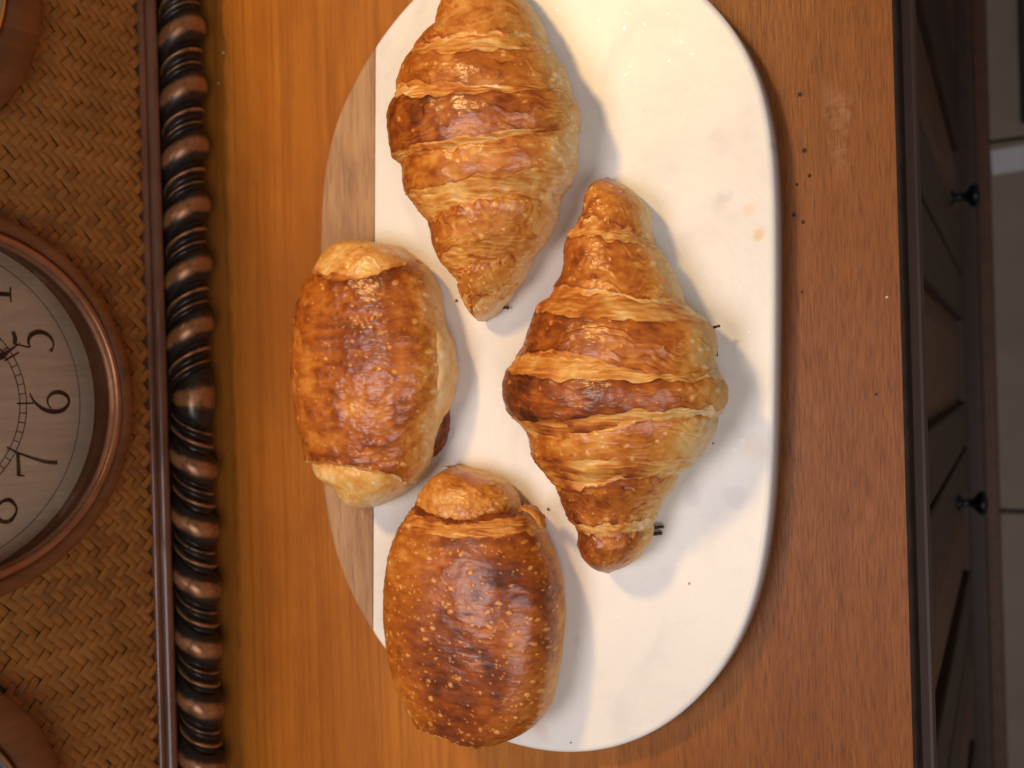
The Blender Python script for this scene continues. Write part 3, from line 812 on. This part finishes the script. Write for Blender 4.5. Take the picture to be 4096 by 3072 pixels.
# ------------------------------------------------------------------ woven clock panel with rope moulding at the back
M_weave = mat_simple('varnished_rattan', (.285, .120, .026), .36, var=.30, scale=55, bump=.15, bdist=.0006)
M_weave2 = mat_simple('varnished_rattan_dark', (.22, .088, .020), .40, var=.40, scale=55, bump=.15, bdist=.0006)
M_back = mat_simple('dark_backing', (.07, .028, .009), .6, var=.4, scale=60)
M_ring = mat_simple('stained_wood_ring', (.16, .058, .018), .36, var=.35, scale=30, stretch=(1, 5, .6), bump=.15)
M_copper = mat_simple('aged_copper', (.33, .15, .075), .34, metal=.6, var=.35, scale=60, bump=.15)
M_steel = mat_simple('dull_steel', (.42, .40, .38), .26, metal=.9, var=.2, scale=80, bump=.1)
M_gold = mat_simple('pale_brass', (.62, .45, .22), .24, metal=.85, var=.2, scale=80, bump=.1)
M_ink = mat_simple('brown_black_ink', (.025, .018, .012), .6, var=.3, scale=200, bump=0)
M_fillet = mat_simple('red_brown_fillet', (.15, .065, .038), .24, var=.45, scale=40, stretch=(1, .5, 1), bump=.2)
M_ropem = mat_rope(); M_pane = mat_pane()
M_dial = mat_dial('clock_dial_print', (.93, .77, .58)); M_dial2 = mat_dial('cream_dial_print', (.70, .55, .38)); M_dial3 = mat_dial('grey_dial_print', (.78, .67, .55))

XP = -0.389; LEAN = math.radians(2.0); YC = -0.0026
panel = empty('clock_panel', (XP, YC, .0058), 'woven rattan panel with round clock and dark rope moulding standing behind the board', 'clock')
panel.rotation_euler = (0, -LEAN, 0)               # local x = out of the panel, y = along it, z = up it
PH_, PW_ = .268, .33
box('backing_board', -.018, -.0085, -PW_, PW_, 0, PH_, M_back, panel)

# rope moulding: gadroon lobes mirrored about a centre lobe
PER, RR, AMP = .0318, .0082, .0165
XR, ZR = .0035, .0132
psi = np.linspace(math.radians(-75), math.radians(195), 40)     # 90 deg = up; 0 = out
def gcurve(ps):                                    # shift of the lobes round the roll (0 at the top, AMP at the bottom front)
    u = np.clip((np.radians(150) - ps) / np.radians(190), 0, 1)
    return AMP * np.sin(u * np.pi / 2) ** 1.0
def prof_r(e):
    lobe = np.where(e < .56, .0050 * np.clip(np.sin(np.pi * e / .56), 0, 1) ** .6, 0)
    r1_ = .0026 * np.exp(-((e - .66) / .050) ** 2); r2_ = .0030 * np.exp(-((e - .87) / .062) ** 2)
    dip = -.0004 * np.exp(-((e - .745) / .08) ** 2)
    return lobe + r1_ + r2_ + dip
def rope_tile(name, sgn):
    eta = np.linspace(0, 1, 44)
    e, p = np.meshgrid(eta, psi, indexing='ij')
    g = gcurve(p)
    Y = sgn * (PER * e + g)
    r = RR + prof_r(e)
    X = XR + r * np.cos(p); Zz = ZR + r * np.sin(p)
    pr = prof_r(e) / .0050
    wear = np.where(e < .56, sstep(.60, 1.0, pr) * .60 * sstep(-.2, .5, np.cos(p - .6)), sstep(.28, .56, pr) * .62) + .10
    F = grid_faces(44, len(psi)); F = F if sgn > 0 else F[:, ::-1]
    return mesh_obj(name, np.stack([X, Y, Zz], -1).reshape(-1, 3), F, M_ropem, panel, True, {'wear': wear.ravel()})
# centre lobe (lens shaped), then periods outwards
eta = np.linspace(-1, 1, 34); e, p = np.meshgrid(eta, psi, indexing='ij')
HW = .0003
Yc = e * (HW + gcurve(p))
r = RR + .0040 * np.sqrt(np.clip(1 - e ** 2, 0, 1)) * np.clip(gcurve(p) / AMP * 1.3, 0, 1)
wear = .10 + .62 * sstep(.35, .8, 1 - np.abs(e)) * sstep(.1, .5, gcurve(p) / AMP)
rm = mesh_obj('rope_lobe', np.stack([XR + r * np.cos(p), Yc, ZR + r * np.sin(p)], -1).reshape(-1, 3), grid_faces(34, len(psi)), M_ropem, panel, True, {'wear': wear.ravel()})
for sgn in (1, -1):
    # order inside a period, outwards from the centre: ridges first, then a lobe
    t0 = rope_tile('rope_lobe', sgn); 
    t0.location.y = sgn * (HW - .56 * PER)
    for k in range(1, 10):
        c = link_copy(t0, panel); c.location.y = sgn * (HW - .56 * PER + k * PER)
    # the first period's lobe lies inside the centre lens: push it back
    t0.location.y = sgn * (HW - .56 * PER + 10 * PER)
# first partial ridges beside the centre lens
for sgn in (1, -1):
    eta = np.linspace(.56, 1, 24); e, p = np.meshgrid(eta, psi, indexing='ij')
    Y = sgn * (PER * e + gcurve(p)); r = RR + prof_r(e)
    wear = sstep(.28, .56, prof_r(e) / .0050) * .62 + .10
    F = grid_faces(24, len(psi)); F = F if sgn > 0 else F[:, ::-1]
    o = mesh_obj('rope_ridges', np.stack([XR + r * np.cos(p), Y, ZR + r * np.sin(p)], -1).reshape(-1, 3), F, M_ropem, panel, True, {'wear': wear.ravel()})
    o.location.y = sgn * (HW - .56 * PER)
# fillet strip above the rope: two rounded reeds
def reed(name, z0, z1, x0, bulge, mat):
    n = 260; ys = np.linspace(-PW_, PW_, n); m = 9; a = np.linspace(0, np.pi, m)
    V = []
    for y in ys:
        k = .00035 * vnoise(np.array([[y * 60, z0 * 100, 0]]), 4)[0]
        for t in a: V.append((x0 + (bulge + k) * math.sin(t), y, (z0 + z1) / 2 - math.cos(t) * (z1 - z0) / 2 + k))
    return mesh_obj(name, V, grid_faces(n, m)[:, ::-1], mat, panel)
reed('fillet', .0262, .0330, -.0005, .0035, M_fillet)
reed('fillet', .0330, .0372, -.0012, .0022, M_fillet)

ng = 120; gy = np.linspace(-PW_, PW_, ng); gz = np.linspace(.030, PH_, 60)
GV = np.array([(-.0010, y, z) for y in gy for z in gz]); GF = grid_faces(ng, 60)
gc = GV[GF].mean(1)
keep = (np.hypot(gc[:, 1], gc[:, 2] - .139) > .080)
for sy, sz in ((.182, .178), (-.184, .178)): keep &= np.hypot(gc[:, 1] - sy, gc[:, 2] - sz) > .066
mesh_obj('weave_ground', GV, GF[keep], M_back, panel)
# woven strands: 2/2 twill, each float a little pillow
CZ = .139
WR = .0838                                          # radius of the clock's wooden ring
SIDE = [(.182, .178, .081), (-.184, .178, .081)]
cell = .0038; L2 = 2 * cell
def pillow(name, mat, length, wid, hgt):
    nu, nv = 6, 4
    V = []
    for i in range(nu):
        u = -1 + 2 * i / (nu - 1)
        for j in range(nv):
            v = -1 + 2 * j / (nv - 1)
            x = hgt * (1 - abs(u) ** 4 * 1.0) * (1 - .55 * abs(v) ** 3) - .0004
            V.append((x, u * length / 2, v * wid / 2 * (1 - .10 * u * u)))
    return mesh_obj(name, V, grid_faces(nu, nv), mat, panel)
protos = [pillow('rattan_strand', m, L2 * 1.06, cell * .985, .0009) for m in (M_weave, M_weave2)]
rnd = random.Random(5)
ANG = math.radians(45)
places = []
ca, sa = math.cos(ANG), math.sin(ANG)
for i in range(-110, 110):
    for j in range(-110, 110):
        k = (i - j) % 4
        if k == 0: cu, cv_, rot = i * cell, (j - .5) * cell, math.pi / 2       # warp float over cells j, j+1
        elif k == 2: cu, cv_, rot = (i + .5) * cell, j * cell, 0.0             # weft float over cells i, i+1
        else: continue
        y = cu * ca - cv_ * sa; z = cu * sa + cv_ * ca + .10
        if not (.0390 < z < PH_ - .003 and abs(y) < PW_ - .004): continue
        if math.hypot(y, z - CZ) < WR + .0005: continue
        if any(math.hypot(y - a, z - b) < c + .0005 for a, b, c in SIDE): continue
        places.append((y, z, rot + ANG, i, j))
# how big each shows: nearest to the frame's visible part first
vis = [p for p in places if p[1] < .125 and abs(p[0]) < .215]
rest = [p for p in places if not (p[1] < .125 and abs(p[0]) < .215)]
vis.sort(key=lambda p: abs(p[0]) + .5 * abs(p[1] - .07))
singles, others = vis[:300], vis[300:] + rest
used = [False, False]
def strand_xf(p):
    y, z, rot, i, j = p
    return Matrix.Translation((.0004 * rnd.random(), y + rnd.gauss(0, .0001), z + rnd.gauss(0, .0001))) @ Matrix.Rotation(rot + rnd.gauss(0, .03), 4, 'X') @ Matrix.Rotation(rnd.gauss(0, .03), 4, 'Z')
for p in singles:
    q = 0 if rnd.random() < .68 else 1
    o = protos[q] if not used[q] else link_copy(protos[q], panel)
    used[q] = True
    o.matrix_local = strand_xf(p)
bv = np.array([v.co[:] for v in protos[0].data.vertices]); bf = grid_faces(6, 4)
for q, mat in ((0, M_weave), (1, M_weave2)):
    VV, FF, n = [], [], 0
    for p in others:
        if (0 if rnd.random() < .68 else 1) != q and q == 0: continue
        if q == 1 and rnd.random() > .32: continue
        m = np.array(strand_xf(p)); VV.append(bv @ m[:3, :3].T + m[:3, 3]); FF.append(bf + n); n += len(bv)
    if q == 0:
        VV, FF, n = [], [], 0
        for p in others:
            m = np.array(strand_xf(p)); VV.append(bv @ m[:3, :3].T + m[:3, 3]); FF.append(bf + n); n += len(bv)
        o = mesh_obj('rattan_weave', np.vstack(VV), np.vstack(FF), M_weave, panel); o['kind'] = 'stuff'
    else: break

# dials
def disc(name, r, x, mat, parent, n=96, rings=1):
    V = [(x, 0, 0)] + [(x, r * math.cos(t), r * math.sin(t)) for t in np.linspace(0, 2 * np.pi, n, endpoint=False)]
    F = [(0, 1 + i, 1 + (i + 1) % n) for i in range(n)]
    return mesh_obj(name, V, F, mat, parent, False)
def flat_ring(name, r0, r1, x, mat, parent, n=160):
    return lathe(name, [(r0, x), (r1, x)], mat, parent, n)
def dial(name, y, z, R, Rb, Ri, m_ring, m_bez, m_dial, depth=.0):
    w = lathe(name, [(R, -.003), (R, .0105), (R - .0012, .0125), (Rb + .003, .0125), (Rb + .001, .011), (Rb + .0008, .002)], m_ring, panel, 160)
    w.location = (0, y, z)
    lathe('bezel', [(Rb + .0008, .004), (Rb + .0006, .0130), (Rb - .0006, .0146), (Rb - .0022, .0148), (Rb - .0036, .0138), (Ri + .0016, .0118), (Ri + .0004, .0110), (Ri, .0100), (Ri + .0005, .0086), (Rb - .0006, .0060), (Rb - .0002, -.0066)], m_bez, w, 160)
    disc('dial_face', Rb - .0004, -.0062, m_dial, w)
    disc('glass_pane', Ri + .002, .0092, M_pane, w)
    return w
ck = dial('clock_face', 0, CZ, WR, .0752, .0712, M_ring, M_copper, M_dial)
ck['label'] = 'round clock face with copper bezel and dark numerals'
XI = -.0059
DC = .004
flat_ring('printed_ring', .0705, .0708, XI, M_ink, ck).location.z = DC
flat_ring('minute_track', .0402, .0406, XI, M_ink, ck).location.z = DC; flat_ring('minute_track', .0434, .0438, XI, M_ink, ck).location.z = DC
for k in range(60):
    a = 2 * math.pi * k / 60
    big = k % 5 == 0
    r0, r1, hw_ = (.0390, .0470, .00040) if big else (.0404, .0436, .00020)
    ux, uy = math.sin(a), math.cos(a)
    V = [(XI, ux * r + s * uy * hw_, uy * r - s * ux * hw_) for r, s in ((r0, -1), (r1, -1), (r1, 1), (r0, 1))]
    mesh_obj('minute_tick', V, [(0, 1, 2, 3)], M_ink, ck, False).location.z = DC
def ribbon(pts, k=10):
    """variable-width stroke through (x, y, w): Catmull-Rom"""
    P = [np.array(p, float) for p in pts]; P = [2 * P[0] - P[1]] + P + [2 * P[-1] - P[-2]]
    Q = []
    for i in range(1, len(P) - 2):
        for t in np.linspace(0, 1, k, endpoint=False):
            a, b, c, d = P[i - 1:i + 3]
            Q.append(.5 * (2 * b + (c - a) * t + (2 * a - 5 * b + 4 * c - d) * t * t + (3 * b - a - 3 * c + d) * t ** 3))
    Q.append(P[-2]); Q = np.array(Q)
    tg = np.gradient(Q[:, :2], axis=0); tg /= np.linalg.norm(tg, axis=1)[:, None] + 1e-9
    nr = np.c_[-tg[:, 1], tg[:, 0]]; w = np.maximum(Q[:, 2:3] * .80, .014) / 2
    return Q[:, :2] + nr * w, Q[:, :2] - nr * w
GL = {
 '5': [[(-.02, .50, .05), (-.06, .30, .05), (-.10, .12, .05)], [(-.03, .47, .11), (.12, .46, .12), (.26, .50, .10)],
       [(-.10, .10, .04), (.05, .14, .08), (.20, .06, .13), (.27, -.14, .14), (.20, -.36, .11), (.02, -.48, .06), (-.14, -.45, .05)], [(-.16, -.46, .03), (-.15, -.42, .12), (-.13, -.38, .03)]],
 '6': [[(.24, .52, .04), (.05, .42, .07), (-.13, .22, .11), (-.22, -.04, .14), (-.19, -.30, .13), (-.04, -.46, .08), (.12, -.44, .10), (.23, -.28, .13), (.23, -.08, .12), (.12, .06, .08), (-.03, .07, .05), (-.16, -.02, .03)]],
 '7': [[(-.26, .46, .11), (0, .46, .11), (.28, .47, .10)], [(.27, .46, .05), (.12, .12, .08), (.0, -.22, .11), (-.04, -.50, .12)], [(-.25, .48, .05), (-.26, .40, .05), (-.27, .32, .03)]],
 '4': [[(.08, .50, .08), (.08, .0, .12), (.08, -.47, .12)], [(.08, .50, .04), (-.12, .18, .05), (-.30, -.16, .05)], [(-.30, -.18, .07), (.0, -.18, .07), (.28, -.18, .06)], [(-.10, -.49, .04), (.08, -.48, .05), (.26, -.49, .04)]],
 '8': [[(.0, .03, .09), (-.17, .18, .10), (-.16, .38, .10), (.0, .49, .06), (.16, .38, .09), (.15, .18, .07), (.0, .03, .10), (-.21, -.12, .11), (-.23, -.34, .12), (.0, -.49, .06), (.23, -.34, .12), (.20, -.12, .09), (.0, .03, .09)]],
 '3': [[(-.18, .36, .10), (-.06, .49, .05), (.14, .40, .11), (.13, .18, .09), (-.03, .06, .05), (.18, -.06, .11), (.22, -.30, .12), (.04, -.48, .07), (-.18, -.40, .08)]],
 '9': [[(-.24, -.52, .04), (-.05, -.42, .07), (.13, -.22, .11), (.22, .04, .14), (.19, .30, .13), (.04, .46, .08), (-.12, .44, .10), (-.23, .28, .13), (-.23, .08, .12), (-.12, -.06, .08), (.03, -.07, .05), (.16, .02, .03)]],
}
def numeral(ch, ang, R, size):
    VV, FF, n = [], [], 0
    for kk, st in enumerate(GL[ch]):
        a, b = ribbon(st); m = len(a)
        for q in np.vstack([a, b]): VV.append((XI + .00004 * kk, q[0] * size, q[1] * size))
        FF += [(n + i, n + i + 1, n + m + i + 1, n + m + i) for i in range(m - 1)]; n += 2 * m
    o = mesh_obj('numeral', VV, FF, M_ink, ck, False)
    o.location = (0, math.sin(ang) * R, math.cos(ang) * R + DC)
    o['label'] = 'dark serif numeral ' + ch
for ch, hr in (('3', 3), ('4', 4), ('5', 5), ('6', 6), ('7', 7), ('8', 8), ('9', 9)):
    numeral(ch, math.radians(30 * hr), .0555, .0199)
def hand(name, ang, L, w, x):
    ux, uy = math.sin(ang), math.cos(ang)
    pr = [(-.012, w * .6), (0, w), (L * .72, w * .8), (L * .78, w * 1.7), (L * .86, w * .6), (L, .00012)]
    V = [(x, ux * r + s * uy * ww, uy * r - s * ux * ww) for s in (1, -1) for r, ww in pr] + [(x + .0006, ux * r + s * uy * ww, uy * r - s * ux * ww) for s in (1, -1) for r, ww in pr]
    n = len(pr)
    F = [(2 * n + i, 2 * n + i + 1, 3 * n + i + 1, 3 * n + i) for i in range(n - 1)] + [(i, i + 1, 2 * n + i + 1, 2 * n + i) for i in range(n - 1)] + [(n + i, n + i + 1, 3 * n + i + 1, 3 * n + i) for i in range(n - 1)]
    mesh_obj(name, V, F, M_ink, ck, False).location.z = DC
hand('clock_hand', math.radians(145), .0480, .0009, -.0030)
hand('clock_hand', math.radians(282), .0330, .0010, -.0015)
sd = dial('small_dial', SIDE[0][0], SIDE[0][1], SIDE[0][2], .0625, .0590, M_ring, M_gold, M_dial2)
sd['label'] = 'upper round dial with cream face and brass rim'
sd2 = dial('small_dial', SIDE[1][0], SIDE[1][1], SIDE[1][2], .0625, .0580, M_ring, M_steel, M_dial3)
sd2['label'] = 'lower round dial with grey face and steel rim'
